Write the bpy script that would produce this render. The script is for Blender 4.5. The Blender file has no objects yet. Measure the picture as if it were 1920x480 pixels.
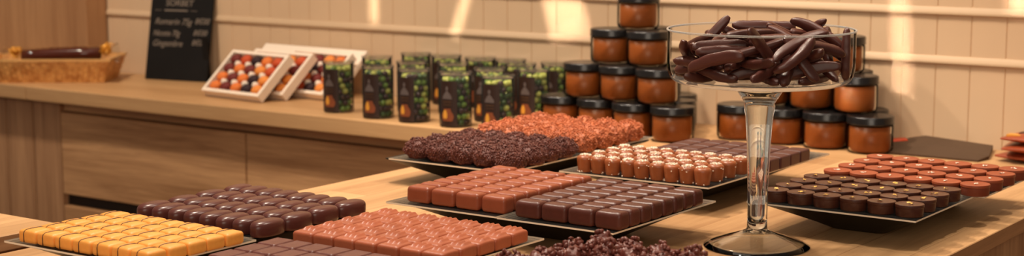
import bpy, bmesh, math, random
from mathutils import Vector, Matrix, Quaternion, noise
random.seed(11)
COL = bpy.context.scene.collection
PI = math.pi

# ------------------------------------------------------------------ materials
def srgb(r, g, b):
    f = lambda c: c/12.92 if c <= .04045 else ((c+.055)/1.055)**2.4
    return (f(r/255), f(g/255), f(b/255), 1)

def new_mat(name):
    m = bpy.data.materials.new(name); m.use_nodes = True
    nt = m.node_tree; nt.nodes.clear()
    out = nt.nodes.new('ShaderNodeOutputMaterial')
    return m, nt, out

def pm(name, col, rough=.5, spec=.5, bump=0, bscale=200, var=0, vscale=60, coat=0, metal=0, sss=0, rand=0):
    m, nt, out = new_mat(name)
    b = nt.nodes.new('ShaderNodeBsdfPrincipled')
    b.inputs['Roughness'].default_value = rough
    b.inputs['Specular IOR Level'].default_value = spec
    b.inputs['Metallic'].default_value = metal
    b.inputs['Coat Weight'].default_value = coat
    b.inputs['Base Color'].default_value = col
    if sss:
        b.inputs['Subsurface Weight'].default_value = sss
        b.inputs['Subsurface Radius'].default_value = (.006, .003, .0015)
        b.inputs['Subsurface Scale'].default_value = 1
    nt.links.new(b.outputs[0], out.inputs[0])
    tc = nt.nodes.new('ShaderNodeTexCoord')
    last = None
    if var:
        n = nt.nodes.new('ShaderNodeTexNoise'); n.inputs['Scale'].default_value = vscale; n.inputs['Detail'].default_value = 4
        nt.links.new(tc.outputs['Object'], n.inputs['Vector'])
        mr = nt.nodes.new('ShaderNodeMapRange'); mr.inputs[1].default_value = .3; mr.inputs[2].default_value = .7
        mr.inputs[3].default_value = 1-var; mr.inputs[4].default_value = 1+var
        nt.links.new(n.outputs[0], mr.inputs[0])
        last = mr.outputs[0]
    if rand:
        oi = nt.nodes.new('ShaderNodeObjectInfo')
        mr2 = nt.nodes.new('ShaderNodeMapRange'); mr2.inputs[3].default_value = 1-rand; mr2.inputs[4].default_value = 1+rand
        nt.links.new(oi.outputs['Random'], mr2.inputs[0])
        if last:
            mu = nt.nodes.new('ShaderNodeMath'); mu.operation = 'MULTIPLY'
            nt.links.new(last, mu.inputs[0]); nt.links.new(mr2.outputs[0], mu.inputs[1]); last = mu.outputs[0]
        else: last = mr2.outputs[0]
    if last:
        vm = nt.nodes.new('ShaderNodeVectorMath'); vm.operation = 'SCALE'
        vm.inputs[0].default_value = col[:3]; nt.links.new(last, vm.inputs['Scale'])
        nt.links.new(vm.outputs[0], b.inputs['Base Color'])
    if bump:
        n = nt.nodes.new('ShaderNodeTexNoise'); n.inputs['Scale'].default_value = bscale; n.inputs['Detail'].default_value = 3
        nt.links.new(tc.outputs['Object'], n.inputs['Vector'])
        bp = nt.nodes.new('ShaderNodeBump'); bp.inputs['Strength'].default_value = bump; bp.inputs['Distance'].default_value = .002
        nt.links.new(n.outputs[0], bp.inputs['Height']); nt.links.new(bp.outputs[0], b.inputs['Normal'])
    return m

def wood(name, dark, light, axis, boards=0, rough=.45, contrast=1.0, blen=.4):
    """oak: grain runs along axis (0 x, 1 y, 2 z); boards > 0 gives glued strips of that width"""
    m, nt, out = new_mat(name)
    b = nt.nodes.new('ShaderNodeBsdfPrincipled'); b.inputs['Roughness'].default_value = rough
    b.inputs['Specular IOR Level'].default_value = .35
    nt.links.new(b.outputs[0], out.inputs[0])
    tc = nt.nodes.new('ShaderNodeTexCoord')
    def stretched(across, along, detail, rgh=.55):
        mp = nt.nodes.new('ShaderNodeMapping'); sc = [across]*3; sc[axis] = along
        mp.inputs['Scale'].default_value = sc
        n = nt.nodes.new('ShaderNodeTexNoise'); n.inputs['Scale'].default_value = 1; n.inputs['Detail'].default_value = detail
        n.inputs['Roughness'].default_value = rgh; n.inputs['Distortion'].default_value = .6
        nt.links.new(tc.outputs['Object'], mp.inputs[0]); nt.links.new(mp.outputs[0], n.inputs['Vector'])
        return n.outputs[0]
    a1 = stretched(16, 1.6, 4); a2 = stretched(120, 5, 5, .7)
    mix = nt.nodes.new('ShaderNodeMath'); mix.operation = 'MULTIPLY_ADD'; mix.inputs[1].default_value = .45
    nt.links.new(a2, mix.inputs[0])
    m2 = nt.nodes.new('ShaderNodeMath'); m2.operation = 'MULTIPLY'; m2.inputs[1].default_value = .55
    nt.links.new(a1, m2.inputs[0]); nt.links.new(m2.outputs[0], mix.inputs[2])
    last = mix.outputs[0]
    if boards:
        sep = nt.nodes.new('ShaderNodeMapping')
        sep.inputs['Rotation'].default_value = (0, 0, PI/2 if axis == 1 else 0)
        br = nt.nodes.new('ShaderNodeTexBrick')
        br.inputs['Color1'].default_value = (.30, .30, .30, 1); br.inputs['Color2'].default_value = (.70, .70, .70, 1)
        br.inputs['Mortar'].default_value = (.2, .2, .2, 1); br.inputs['Scale'].default_value = 1
        br.inputs['Mortar Size'].default_value = .0006; br.inputs['Brick Width'].default_value = blen
        br.inputs['Row Height'].default_value = boards; br.inputs['Bias'].default_value = 0
        nt.links.new(tc.outputs['Object'], sep.inputs[0]); nt.links.new(sep.outputs[0], br.inputs[0])
        mx = nt.nodes.new('ShaderNodeMix'); mx.data_type = 'FLOAT'; mx.inputs[0].default_value = .36
        nt.links.new(last, mx.inputs[2]); nt.links.new(br.outputs[0], mx.inputs[3]); last = mx.outputs[0]
    cr = nt.nodes.new('ShaderNodeValToRGB')
    cr.color_ramp.elements[0].position = .5-.2/contrast; cr.color_ramp.elements[0].color = dark
    cr.color_ramp.elements[1].position = .5+.2/contrast; cr.color_ramp.elements[1].color = light
    nt.links.new(last, cr.inputs[0]); nt.links.new(cr.outputs[0], b.inputs['Base Color'])
    bp = nt.nodes.new('ShaderNodeBump'); bp.inputs['Strength'].default_value = .12; bp.inputs['Distance'].default_value = .001
    nt.links.new(a2, bp.inputs['Height']); nt.links.new(bp.outputs[0], b.inputs['Normal'])
    return m

def thin_glass(name, tint=(1, 1, 1, 1), ior=1.45, rough=.02, haze=0, gloss=1.0, blend=.08):
    m, nt, out = new_mat(name)
    t = nt.nodes.new('ShaderNodeBsdfTransparent'); t.inputs[0].default_value = tint
    g = nt.nodes.new('ShaderNodeBsdfGlossy'); g.inputs['Roughness'].default_value = rough
    g.inputs[0].default_value = (gloss, gloss, gloss, 1)
    lw = nt.nodes.new('ShaderNodeLayerWeight'); lw.inputs[0].default_value = blend
    mx = nt.nodes.new('ShaderNodeMixShader')
    nt.links.new(lw.outputs['Fresnel'], mx.inputs[0])
    nt.links.new(t.outputs[0], mx.inputs[1]); nt.links.new(g.outputs[0], mx.inputs[2])
    last = mx.outputs[0]
    if haze:
        d = nt.nodes.new('ShaderNodeBsdfDiffuse'); d.inputs[0].default_value = (.9, .88, .84, 1)
        m2 = nt.nodes.new('ShaderNodeMixShader'); m2.inputs[0].default_value = haze
        nt.links.new(last, m2.inputs[1]); nt.links.new(d.outputs[0], m2.inputs[2]); last = m2.outputs[0]
    nt.links.new(last, out.inputs[0])
    return m

def solid_glass(name):
    m, nt, out = new_mat(name)
    b = nt.nodes.new('ShaderNodeBsdfGlass'); b.inputs['IOR'].default_value = 1.47; b.inputs['Roughness'].default_value = 0
    b.inputs[0].default_value = (.97, .98, .97, 1)
    nt.links.new(b.outputs[0], out.inputs[0])
    return m

M = {}
M['table'] = wood('table_oak', srgb(146, 102, 64), srgb(220, 176, 126), 1, boards=.062, contrast=1.2, blen=.55)
M['table_edge'] = wood('table_edge_oak', srgb(132, 90, 58), srgb(188, 140, 98), 1, contrast=1.2)
M['counter'] = wood('counter_oak', srgb(168, 124, 80), srgb(206, 164, 116), 0, contrast=.9)
M['drawer'] = wood('drawer_oak', srgb(142, 98, 62), srgb(212, 164, 116), 0, contrast=1.35, rough=.55)
M['stile'] = wood('stile_oak', srgb(140, 98, 66), srgb(200, 154, 112), 2, contrast=1.2, rough=.55)
M['panel'] = wood('panel_oak', srgb(150, 106, 70), srgb(186, 142, 100), 2, contrast=1.1, rough=.5)
M['dark_gap'] = pm('dark_recess', srgb(40, 28, 20), .8)
M['trim'] = pm('trim_paint', srgb(202, 172, 138), .5, .3)
M['wall'] = pm('cream_paint', srgb(214, 183, 148), .42, .4, var=.03, vscale=6)
M['floor'] = pm('floor_tile', srgb(92, 70, 54), .5, var=.1, vscale=3)
M['black_tray'] = pm('black_tray', srgb(9, 8, 8), .3, .1)
M['plate_clear'] = thin_glass('clear_acrylic', (.8, .8, .79, 1), haze=.01, blend=.07, gloss=.7)
M['plate_edge'] = pm('acrylic_edge', srgb(236, 222, 200), .35, .5)
M['yellow'] = pm('yellow_coating', srgb(232, 160, 74), .45, .35, bump=.15, bscale=260, var=.07, vscale=90, sss=.15, rand=.04)
M['stripe'] = pm('chocolate_stripe', srgb(66, 30, 18), .4)
M['oval'] = pm('dark_glossy_chocolate', srgb(86, 44, 38), .30, .38, rand=.08)
M['milk'] = pm('milk_chocolate', srgb(166, 88, 58), .38, .4, bump=.1, bscale=300, var=.06, vscale=120, rand=.06)
M['milk_mid'] = pm('milk_chocolate_smooth', srgb(146, 74, 48), .34, .42, var=.05, vscale=100, rand=.06)
M['dark'] = pm('dark_chocolate', srgb(86, 43, 34), .38, .34, var=.08, vscale=110, bump=.08, bscale=240, rand=.08)
M['dark_flat'] = pm('dark_chocolate_satin', srgb(98, 51, 43), .38, .45, var=.08, vscale=160, bump=.12, bscale=500, rand=.06)
M['square'] = pm('plum_dark_chocolate', srgb(80, 42, 38), .42, .4, var=.08, vscale=160, rand=.06)
M['cup'] = pm('caramel_milk_chocolate', srgb(150, 82, 46), .34, .45, var=.08, vscale=140, rand=.06)
M['salt'] = pm('salt_crystals', srgb(246, 226, 204), .4)
M['disc_dark'] = pm('dark_disc_chocolate', srgb(78, 42, 30), .30, .4, var=.06, vscale=120, rand=.08)
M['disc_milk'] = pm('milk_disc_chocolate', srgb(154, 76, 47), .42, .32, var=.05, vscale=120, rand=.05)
M['disc_milk_shade'] = pm('milk_disc_shade', srgb(128, 60, 38), .45, .35, rand=.05)  # same milk chocolate, shade below the disc lip put into the colour
M['gold'] = pm('gold_leaf', srgb(250, 200, 100), .35, .6)
M['silver'] = pm('white_flake', srgb(250, 226, 206), .35, .6)
M['rocher_dark'] = pm('dark_rocher', srgb(100, 52, 42), .40, .40, var=.22, vscale=260, rand=.06, bump=.5, bscale=600)
M['rocher_milk'] = pm('milk_rocher', srgb(186, 104, 64), .45, .4, var=.2, vscale=260, rand=.05, bump=.5, bscale=600)
M['cluster'] = pm('nut_cluster_chocolate', srgb(106, 52, 42), .38, .40, var=.2, vscale=150, rand=.08, bump=.3, bscale=400)
M['stick'] = pm('stick_chocolate', srgb(80, 42, 35), .3, .42, var=.14, vscale=45, bump=.14, bscale=70, rand=.16)
M['rim_glass'] = thin_glass('bowl_rim_glass', (.9, .9, .89, 1), rough=.05, haze=.16, blend=.2)
M['floor_glass'] = thin_glass('bowl_floor_glass', (.95, .95, .94, 1), rough=.03, haze=.05, blend=.10)
M['bowl_glass'] = thin_glass('bowl_glass', (.975, .975, .965, 1), rough=0, blend=.03)
M['solid_glass'] = solid_glass('solid_glass')
M['jar_glass'] = thin_glass('jar_glass', (.9, .88, .84, 1), rough=.02)
M['caramel'] = pm('caramel_spread', srgb(152, 82, 34), .3, .5, var=.05, vscale=30, rand=.05)
M['lid_black'] = pm('black_lid', srgb(20, 18, 18), .25, .5)
M['cup_plastic'] = thin_glass('clear_plastic_cup', (.93, .93, .92, 1), rough=.08, haze=.012, blend=.06, gloss=.8)
M['label'] = pm('brown_label', srgb(44, 24, 16), .45)
M['emblem'] = pm('grey_emblem', srgb(92, 80, 76), .5)
M['lab_y'] = pm('label_yellow', srgb(216, 150, 52), .5)
M['lab_o'] = pm('label_orange', srgb(128, 66, 34), .5)
M['lab_line'] = pm('label_line', srgb(92, 64, 40), .5)
BALLC = [('pale green', srgb(176, 182, 86)), ('dark green', srgb(42, 74, 20)), ('dark brown', srgb(52, 24, 20)), ('mid green', srgb(98, 130, 42))]
for n, c in BALLC: M['ball_'+n] = pm('sugar_ball_'+n.replace(' ', '_'), c, .25, .5)
M['white_card'] = pm('white_card', srgb(242, 224, 204), .5, .3)
JC = {'orange': srgb(226, 120, 52), 'amber': srgb(232, 140, 62), 'red': srgb(196, 76, 34), 'wine': srgb(112, 40, 34), 'black': srgb(48, 26, 30)}
for n, c in JC.items(): M['jelly_'+n] = pm('jelly_'+n, c, .65, .3, bump=.2, bscale=900)
M['board'] = pm('chalkboard', srgb(20, 18, 17), .7, .2, var=.2, vscale=12)
M['chalk'] = pm('chalk', srgb(128, 116, 104), .9, .1)
def weave():
    m, nt, out = new_mat('bamboo_weave')
    b = nt.nodes.new('ShaderNodeBsdfPrincipled'); b.inputs['Roughness'].default_value = .4
    nt.links.new(b.outputs[0], out.inputs[0])
    tc = nt.nodes.new('ShaderNodeTexCoord'); n = nt.nodes.new('ShaderNodeTexNoise'); n.inputs['Scale'].default_value = 55
    nt.links.new(tc.outputs['Object'], n.inputs['Vector'])
    cr = nt.nodes.new('ShaderNodeValToRGB'); cr.color_ramp.elements[0].position = .35; cr.color_ramp.elements[1].position = .65
    cr.color_ramp.elements[0].color = srgb(196, 130, 66); cr.color_ramp.elements[1].color = srgb(238, 180, 106)
    nt.links.new(n.outputs[0], cr.inputs[0]); nt.links.new(cr.outputs[0], b.inputs['Base Color'])
    return m
M['weave'] = weave()
M['weave_rim'] = pm('bamboo_rim', srgb(214, 164, 100), .4, var=.1, vscale=40)
M['lining'] = pm('paper_lining', srgb(206, 156, 100), .5)
M['log'] = pm('chocolate_log', srgb(84, 36, 24), .16, .6)
M['ribbon_gold'] = pm('gold_ribbon', srgb(244, 176, 62), .25, .8, metal=.3)
M['cellophane'] = thin_glass('cellophane', (.93, .92, .9, 1), rough=.06)
M['bag'] = pm('brown_paper_bag', srgb(74, 54, 38), .6, .3, var=.06, vscale=30)
M['ribbon_red'] = pm('red_ribbon', srgb(206, 70, 30), .4)
M['packet'] = pm('rust_packet', srgb(150, 66, 36), .35, .5, bump=.2, bscale=40)
M['packet_dark'] = pm('packet_dark_print', srgb(30, 20, 16), .4)
M['packet_yellow'] = pm('packet_yellow_print', srgb(214, 150, 60), .4)

# ------------------------------------------------------------------ mesh helpers
def link(name, me, parent=None):
    o = bpy.data.objects.new(name, me); COL.objects.link(o)
    if parent: o.parent = parent
    return o

def to_obj(name, bm, mats, parent=None, smooth=True, angle=None):
    me = bpy.data.meshes.new(name)
    bmesh.ops.recalc_face_normals(bm, faces=bm.faces[:]) if angle != 'keep' else None
    if angle and angle != 'keep':
        for e in bm.edges:
            if len(e.link_faces) == 2 and e.calc_face_angle(0) > angle: e.smooth = False
    for f in bm.faces: f.smooth = smooth
    bm.to_mesh(me); bm.free()
    for m in (mats if isinstance(mats, (list, tuple)) else [mats]): me.materials.append(M[m])
    return link(name, me, parent)

def tag(o, label, cat, group=None):
    o['label'] = label; o['category'] = cat
    if group: o['group'] = group
    return o

def thing(name, label, cat, loc=(0, 0, 0), rot=(0, 0, 0), group=None):
    o = bpy.data.objects.new(name, None); COL.objects.link(o); o.empty_display_size = .02
    o.location = loc; o.rotation_euler = rot
    return tag(o, label, cat, group)

def struct(o):
    o['kind'] = 'structure'; return o

def copy_tree(o, parent=None):
    c = o.copy(); COL.objects.link(c); c.parent = parent
    for ch in list(o.children): copy_tree(ch, c)
    return c

class Kind:
    """first use places the source itself, each later use a copy with its parts"""
    def __init__(self, protos): self.p = protos; self.used = set()
    def put(self, loc, rot, label, group=None, scale=None, i=None):
        k = random.randrange(len(self.p)) if i is None else i
        o = self.p[k]
        if k in self.used: o = copy_tree(o)
        self.used.add(k)
        o.location = loc; o.rotation_euler = rot if len(rot) == 3 else rot
        if scale: o.scale = scale
        o['label'] = label
        if group: o['group'] = group
        return o
    def finish(self):
        for k, o in enumerate(self.p):
            if k not in self.used:
                for ch in list(o.children): bpy.data.objects.remove(ch)
                bpy.data.objects.remove(o)

def add_box(bm, x0, x1, y0, y1, z0, z1, mat=0, mtx=None):
    vs = [bm.verts.new((x, y, z)) for z in (z0, z1) for y in (y0, y1) for x in (x0, x1)]
    if mtx is not None:
        for v in vs: v.co = mtx @ v.co
    fs = [(0, 2, 3, 1), (4, 5, 7, 6), (0, 1, 5, 4), (1, 3, 7, 5), (3, 2, 6, 7), (2, 0, 4, 6)]
    out = []
    for f in fs:
        fc = bm.faces.new([vs[i] for i in f]); fc.material_index = mat; out.append(fc)
    return vs, out

def bevel_box(x0, x1, y0, y1, z0, z1, r, seg=2):
    bm = bmesh.new(); add_box(bm, x0, x1, y0, y1, z0, z1)
    if r: bmesh.ops.bevel(bm, geom=bm.edges[:], offset=r, segments=seg, affect='EDGES', profile=.5)
    return bm

def axis_samples(a, r, n):
    e = [r*(1-math.cos(t*PI/2/4)) for t in range(0, 4)]
    lo = [-a + x*1.0 for x in e]
    mid = [-a + r + (2*a-2*r)*k/n for k in range(n+1)]
    return lo + mid + [-x for x in reversed(lo)]

def rounded_block(w, d, h, r, n=3, disp=None, bm=None, off=Vector((0, 0, 0))):
    """a box with rounded edges on an even grid, base at z = 0; disp moves points"""
    bm = bm or bmesh.new()
    A = [axis_samples(v/2, min(r, v/2*.98), n) for v in (w, d, h)]
    half = (w/2, d/2, h/2); cache = {}
    def vert(p):
        key = tuple(round(c, 6) for c in p)
        if key in cache: return cache[key]
        q = Vector(p)
        inn = Vector([max(-(half[i]-min(r, half[i]*.98)), min(half[i]-min(r, half[i]*.98), q[i])) for i in range(3)])
        dl = q-inn
        if dl.length > 1e-9: q = inn + dl.normalized()*min(r, min(half)*.98 if False else r)
        q.z += h/2
        if disp: q = disp(q)
        cache[key] = bm.verts.new(q+off); return cache[key]
    for ax in range(3):
        u, v = (ax+1) % 3, (ax+2) % 3
        for s in (-1, 1):
            for i in range(len(A[u])-1):
                for j in range(len(A[v])-1):
                    c = []
                    for (a, b) in ((i, j), (i+1, j), (i+1, j+1), (i, j+1)):
                        p = [0, 0, 0]; p[ax] = s*half[ax]; p[u] = A[u][a]; p[v] = A[v][b]; c.append(vert(p))
                    if s < 0: c.reverse()
                    if len(set(c)) == 4: bm.faces.new(c)
    return bm

def ring_solid(rings, n, mat_of=None, bm=None, close_top=True, close_bot=True):
    """rings: list of functions angle -> Vector"""
    bm = bm or bmesh.new(); R = []
    for f in rings: R.append([bm.verts.new(f(2*PI*k/n)) for k in range(n)])
    for i in range(len(R)-1):
        for k in range(n):
            fc = bm.faces.new((R[i][k], R[i][(k+1) % n], R[i+1][(k+1) % n], R[i+1][k]))
            if mat_of: fc.material_index = mat_of(i)
    if close_bot: bm.faces.new(list(reversed(R[0])))
    if close_top:
        fc = bm.faces.new(R[-1])
        if mat_of: fc.material_index = mat_of(len(R)-2)
    return bm

def lathe(prof, n=40, mat_of=None, bm=None, close_top=True, close_bot=True, off=(0, 0)):
    return ring_solid([(lambda a, r=r, z=z: Vector((off[0]+r*math.cos(a), off[1]+r*math.sin(a), z))) for r, z in prof], n, mat_of, bm, close_top, close_bot)

def torus_profile(prof, n=64, bm=None, mat_of=None):
    """closed profile (list of (r, z)) swept round z"""
    bm = bm or bmesh.new(); P = []
    for r, z in prof: P.append([bm.verts.new((r*math.cos(2*PI*k/n), r*math.sin(2*PI*k/n), z)) for k in range(n)])
    for i in range(len(P)):
        j = (i+1) % len(P)
        for k in range(n):
            f = bm.faces.new((P[i][k], P[i][(k+1) % n], P[j][(k+1) % n], P[j][k]))
            if mat_of: f.material_index = mat_of(i)
    return bm

def tube(bm, pts, r, n=6, mat=0):
    prev = None; R = []
    for i, p in enumerate(pts):
        p = Vector(p); d = (Vector(pts[min(i+1, len(pts)-1)])-Vector(pts[max(i-1, 0)])).normalized()
        a = d.orthogonal().normalized() if prev is None else (prev - d*prev.dot(d)).normalized()
        prev = a; b = d.cross(a); rr = r[i] if isinstance(r, (list, tuple)) else r
        R.append([bm.verts.new(p + a*math.cos(2*PI*k/n)*rr + b*math.sin(2*PI*k/n)*rr) for k in range(n)])
    for i in range(len(R)-1):
        for k in range(n):
            f = bm.faces.new((R[i][k], R[i][(k+1) % n], R[i+1][(k+1) % n], R[i+1][k])); f.material_index = mat
    bm.faces.new(list(reversed(R[0]))).material_index = mat; bm.faces.new(R[-1]).material_index = mat
    return bm

ORD = ['first', 'second', 'third', 'fourth', 'fifth', 'sixth', 'seventh', 'eighth', 'ninth', 'tenth']
def colname(i, n):
    if i == 0: return 'leftmost'
    if i == n-1: return 'rightmost'
    return ORD[i] + ' from the left'
def rowname(j, n):
    if j == 0: return 'front row'
    if j == n-1: return 'back row'
    return ORD[j] + ' row from the front'

# ------------------------------------------------------------------ setting
T, CT = .90, .87            # table top and counter top heights
WY = 2.523                  # wall face

bm = bmesh.new(); add_box(bm, -5, 2.5, -3, 2.7, -.05, 0); struct(to_obj('floor', bm, 'floor', smooth=False))

def wall_mesh():
    bm = bmesh.new(); p = .0572; x = -1.965; xs = []
    while x > -5: x -= p
    def cols():
        X = x; out = []
        while X < 2.5:
            out += [(X-.0012, 0), (X, .0016), (X+.0012, 0), (X+p/2, -.0003)]; X += p
        return out
    C = cols(); zs = [0, .9, 1.0, 1.0025, 1.0815, 1.084, 1.4, 2.0, 2.7]
    V = [[bm.verts.new((cx, WY+cy, z)) for cx, cy in C] for z in zs]
    for i in range(len(zs)-1):
        for k in range(len(C)-1): bm.faces.new((V[i][k], V[i][k+1], V[i+1][k+1], V[i+1][k]))
    # solid back
    bx = [bm.verts.new((C[0][0], WY+.08, 0)), bm.verts.new((C[-1][0], WY+.08, 0)), bm.verts.new((C[-1][0], WY+.08, 2.7)), bm.verts.new((C[0][0], WY+.08, 2.7))]
    bm.faces.new(bx[::-1])
    return bm
struct(to_obj('wall_back', wall_mesh(), 'wall', smooth=False))

def rail(name, z):
    # ledge moulding: overhanging lower lip with a rounded nose, seen from above as light band over a dark line
    prof = [(.004, 0), (-.0045, .0002), (-.0055, .0015), (-.0052, .0045), (-.0035, .0085), (-.0012, .0125), (.004, .0155)]
    bm = bmesh.new(); A = [bm.verts.new((-5, WY+y, z+h)) for y, h in prof]; B = [bm.verts.new((2.5, WY+y, z+h)) for y, h in prof]
    for i in range(len(prof)-1): bm.faces.new((A[i], B[i], B[i+1], A[i+1]))
    bm.faces.new(A); bm.faces.new(B[::-1])
    return struct(to_obj(name, bm, 'trim', smooth=False))
rail('trim_1', 1.0025); rail('trim_2', 1.082); rail('trim_3', 1.29); rail('trim_4', 1.52)

# tall wooden panel at the left against the wall
w = thing('tall_wood_panel', 'tall oak board standing against the cream wall behind the bamboo basket', 'panel', (-3.30, 2.488, CT))
to_obj('board', bevel_box(-.40, .357, -.030, .030, 0, 1.0, .002), 'panel', w, smooth=False)

# wall counter with drawers
ctr = thing('drawer_counter', 'long oak wall counter with wide drawers under the dark chalkboard and jars', 'counter', (-1.2, 2.3, 0))
def part(name, x0, x1, y0, y1, z0, z1, mat, parent, r=.0015):
    ox, oy = parent.location.x, parent.location.y
    return to_obj(name, bevel_box(x0-ox, x1-ox, y0-oy, y1-oy, z0, z1, r), mat, parent, smooth=False)
part('countertop', -2.8416, .6, 2.2, 2.519, .84, CT, 'counter', ctr, .002)
part('carcass', -2.83, .6, 2.256, 2.51, .06, .838, 'dark_gap', ctr)
part('top_rail', -2.778, .6, 2.2485, 2.258, .8165, .8330, 'drawer', ctr)
part('side_panel', -2.868, -2.779, 2.238, 2.255, .06, .8385, 'stile', ctr)
part('plinth', -2.83, .6, 2.27, 2.3, 0, .06, 'dark_gap', ctr)
xe = [-2.7745, -2.2192, -1.66, -1.10, -.54, .02, .58]
for k in range(6):
    d = part('drawer', xe[k]+.002, xe[k+1]-.002, 2.235, 2.255, .6366, .8145, 'drawer', ctr)
    d2 = part('drawer', xe[k]+.002, xe[k+1]-.002, 2.235, 2.255, .36, .6105, 'drawer', ctr)
    d2 = part('drawer', xe[k]+.002, xe[k+1]-.002, 2.235, 2.255, .09, .34, 'drawer', ctr)

c2 = thing('side_cabinet', 'oak cabinet at the far left of the counter under the bamboo basket', 'cabinet', (-3.3, 2.3, 0))
part('countertop', -4.0, -2.8436, 2.2, 2.519, .84, CT, 'counter', c2, .002)
part('carcass', -4.0, -2.872, 2.262, 2.51, .06, .838, 'dark_gap', c2)
part('door', -2.960, -2.8725, 2.238, 2.26, .06, .832, 'stile', c2)
part('door', -3.55, -2.964, 2.238, 2.26, .06, .832, 'stile', c2)

# display tables
def table(label, x0, x1, y0, y1, th, inset):
    t = thing('display_table', label, 'table', ((x0+x1)/2, (y0+y1)/2, 0))
    ox, oy = t.location.x, t.location.y
    bm = bevel_box(x0-ox, x1-ox, y0-oy, y1-oy, T-th, T, .0008, 1)
    for f in bm.faces:
        if abs(f.normal.z) < .5: f.material_index = 1
    to_obj('tabletop', bm, ['table', 'table_edge'], t, smooth=False)
    part('base', x0+inset, x1-inset, y0+inset, y1-inset, .05, T-th, 'stile', t)
    part('plinth', x0+.06, x1-.06, y0+.06, y1-.06, 0, .05, 'dark_gap', t)
    return t
table('large light oak display table carrying the chocolate trays and the glass stand', -1.374, -.566, .35, 2.10, .0175, .012)
table('oak side table end at the lower left beside the yellow sweets', -2.3, -1.447, .35, 1.163, .0175, .012)

# ------------------------------------------------------------------ trays and plates
PT = T + .032
def tray(x0, x1, y0, y1, label):
    def rr(cx, cy, hx, hy, rad, z, n=9):
        pts = []
        for (sx, sy, a0) in ((1, 1, 0), (-1, 1, PI/2), (-1, -1, PI), (1, -1, 3*PI/2)):
            for k in range(n):
                a = a0 + PI/2*k/(n-1)
                pts.append(Vector((cx+sx*(hx-rad)+rad*math.cos(a), cy+sy*(hy-rad)+rad*math.sin(a), z)))
        return pts
    hx, hy = (x1-x0)/2, (y1-y0)/2
    lev = [(.062, .012, .0), (.058, .012, .0008), (.044, .012, .0085), (.028, .011, .0165), (.013, .009, .0240), (.004, .007, .0285), (.0004, .006, .0305), (0, .005, .0316), (.003, .004, .0316), (.010, .006, .0275), (.026, .010, .0205), (.044, .012, .0125), (.060, .012, .0095)]
    bm = bmesh.new(); R = []
    for ins, rad, z in lev: R.append([bm.verts.new(p) for p in rr(0, 0, hx-ins, hy-ins, rad, z)])
    n = len(R[0])
    for i in range(len(R)-1):
        for k in range(n): bm.faces.new((R[i][k], R[i][(k+1) % n], R[i+1][(k+1) % n], R[i+1][k]))
    bm.faces.new(R[0][::-1]); bm.faces.new(R[-1])
    o = to_obj('serving_tray', bm, 'black_tray'); o.location = ((x0+x1)/2, (y0+y1)/2, T)
    return tag(o, label, 'tray', 'black serving trays on the table')
def plate(x0, x1, y0, y1, label, z=PT, rz=0):
    bm = bevel_box(-(x1-x0)/2, (x1-x0)/2, -(y1-y0)/2, (y1-y0)/2, 0, .0022, .0002, 1)
    for f in bm.faces: f.material_index = 1 if abs(f.normal.z) < .6 else 0
    o = to_obj('clear_plate', bm, ['plate_clear', 'plate_edge'], smooth=False)
    o.location = ((x0+x1)/2, (y0+y1)/2, z); o.rotation_euler = (0, 0, rz)
    return tag(o, label, 'plate', 'clear acrylic plates on the trays')
PZ = PT + .0023
tray(-1.108, -.832, 1.356, 1.545, 'black tray under the smooth milk and dark chocolate blocks in the middle of the table')
plate(-1.119, -.969, 1.342, 1.552, 'clear acrylic plate under the smooth milk chocolate blocks')
plate(-.9665, -.823, 1.340, 1.557, 'clear acrylic plate under the dark chocolate blocks')
tray(-1.327, -1.125, 1.588, 1.93, 'black tray under the rough dark and orange-brown rochers')
plate(-1.312, -1.122, 1.580, 1.757, 'clear acrylic plate under the rough dark rochers')
plate(-1.318, -1.128, 1.760, 1.942, 'clear acrylic plate under the rough orange-brown rochers')
tray(-1.066, -.872, 1.640, 1.93, 'black tray under the salted caramels and plum-dark squares')
plate(-1.077, -.869, 1.625, 1.752, 'clear acrylic plate under the salt-topped caramels')
plate(-1.066, -.861, 1.755, 1.945, 'clear acrylic plate under the plum-dark squares')
tray(-.785, -.603, 1.585, 1.925, 'black tray under the round chocolate discs right of the glass stand')
plate(-.794, -.599, 1.574, 1.750, 'clear acrylic plate under the dark discs with gold flecks')
plate(-.790, -.588, 1.753, 1.935, 'clear acrylic plate under the milk discs with white flecks')
tray(-1.052, -.876, .965, 1.272, 'black tray under the grooved milk bars and flat dark bars at the front')
plate(-1.060, -.866, 1.113, 1.281, 'clear acrylic plate under the grooved milk chocolate bars')
plate(-1.058, -.866, .955, 1.110, 'clear acrylic plate under the flat dark bars at the front edge')
tray(-1.279, -1.103, .975, 1.275, 'black tray under the yellow sweets and glossy dark ovals at left')
plate(-1.291, -1.093, .9665, 1.1125, 'clear acrylic plate under the yellow striped sweets')
plate(-1.283, -1.106, 1.1155, 1.285, 'clear acrylic plate under the glossy dark ovals')
tray(-.795, -.652, 1.02, 1.222, 'black tray under the nut clusters in the foreground')
plate(-.802, -.645, 1.01, 1.228, 'clear acrylic plate under the nut clusters in the foreground')

# ------------------------------------------------------------------ chocolates
def jit(a): return random.uniform(-a, a)
def grid(kind, x0, dx, nx, y0, dy, ny, z, what, group, jx=.0006, jr=1.5, sk=0.0, skx=0.0):
    for j in range(ny):
        for i in range(nx):
            kind.put((x0+dx*i+sk*j+jit(jx), y0+dy*j+skx*i+jit(jx), z), (0, 0, math.radians(jit(jr))),
                     f'{what}, {rowname(j, ny)}, {colname(i, nx)}', group)
    kind.finish()

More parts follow.
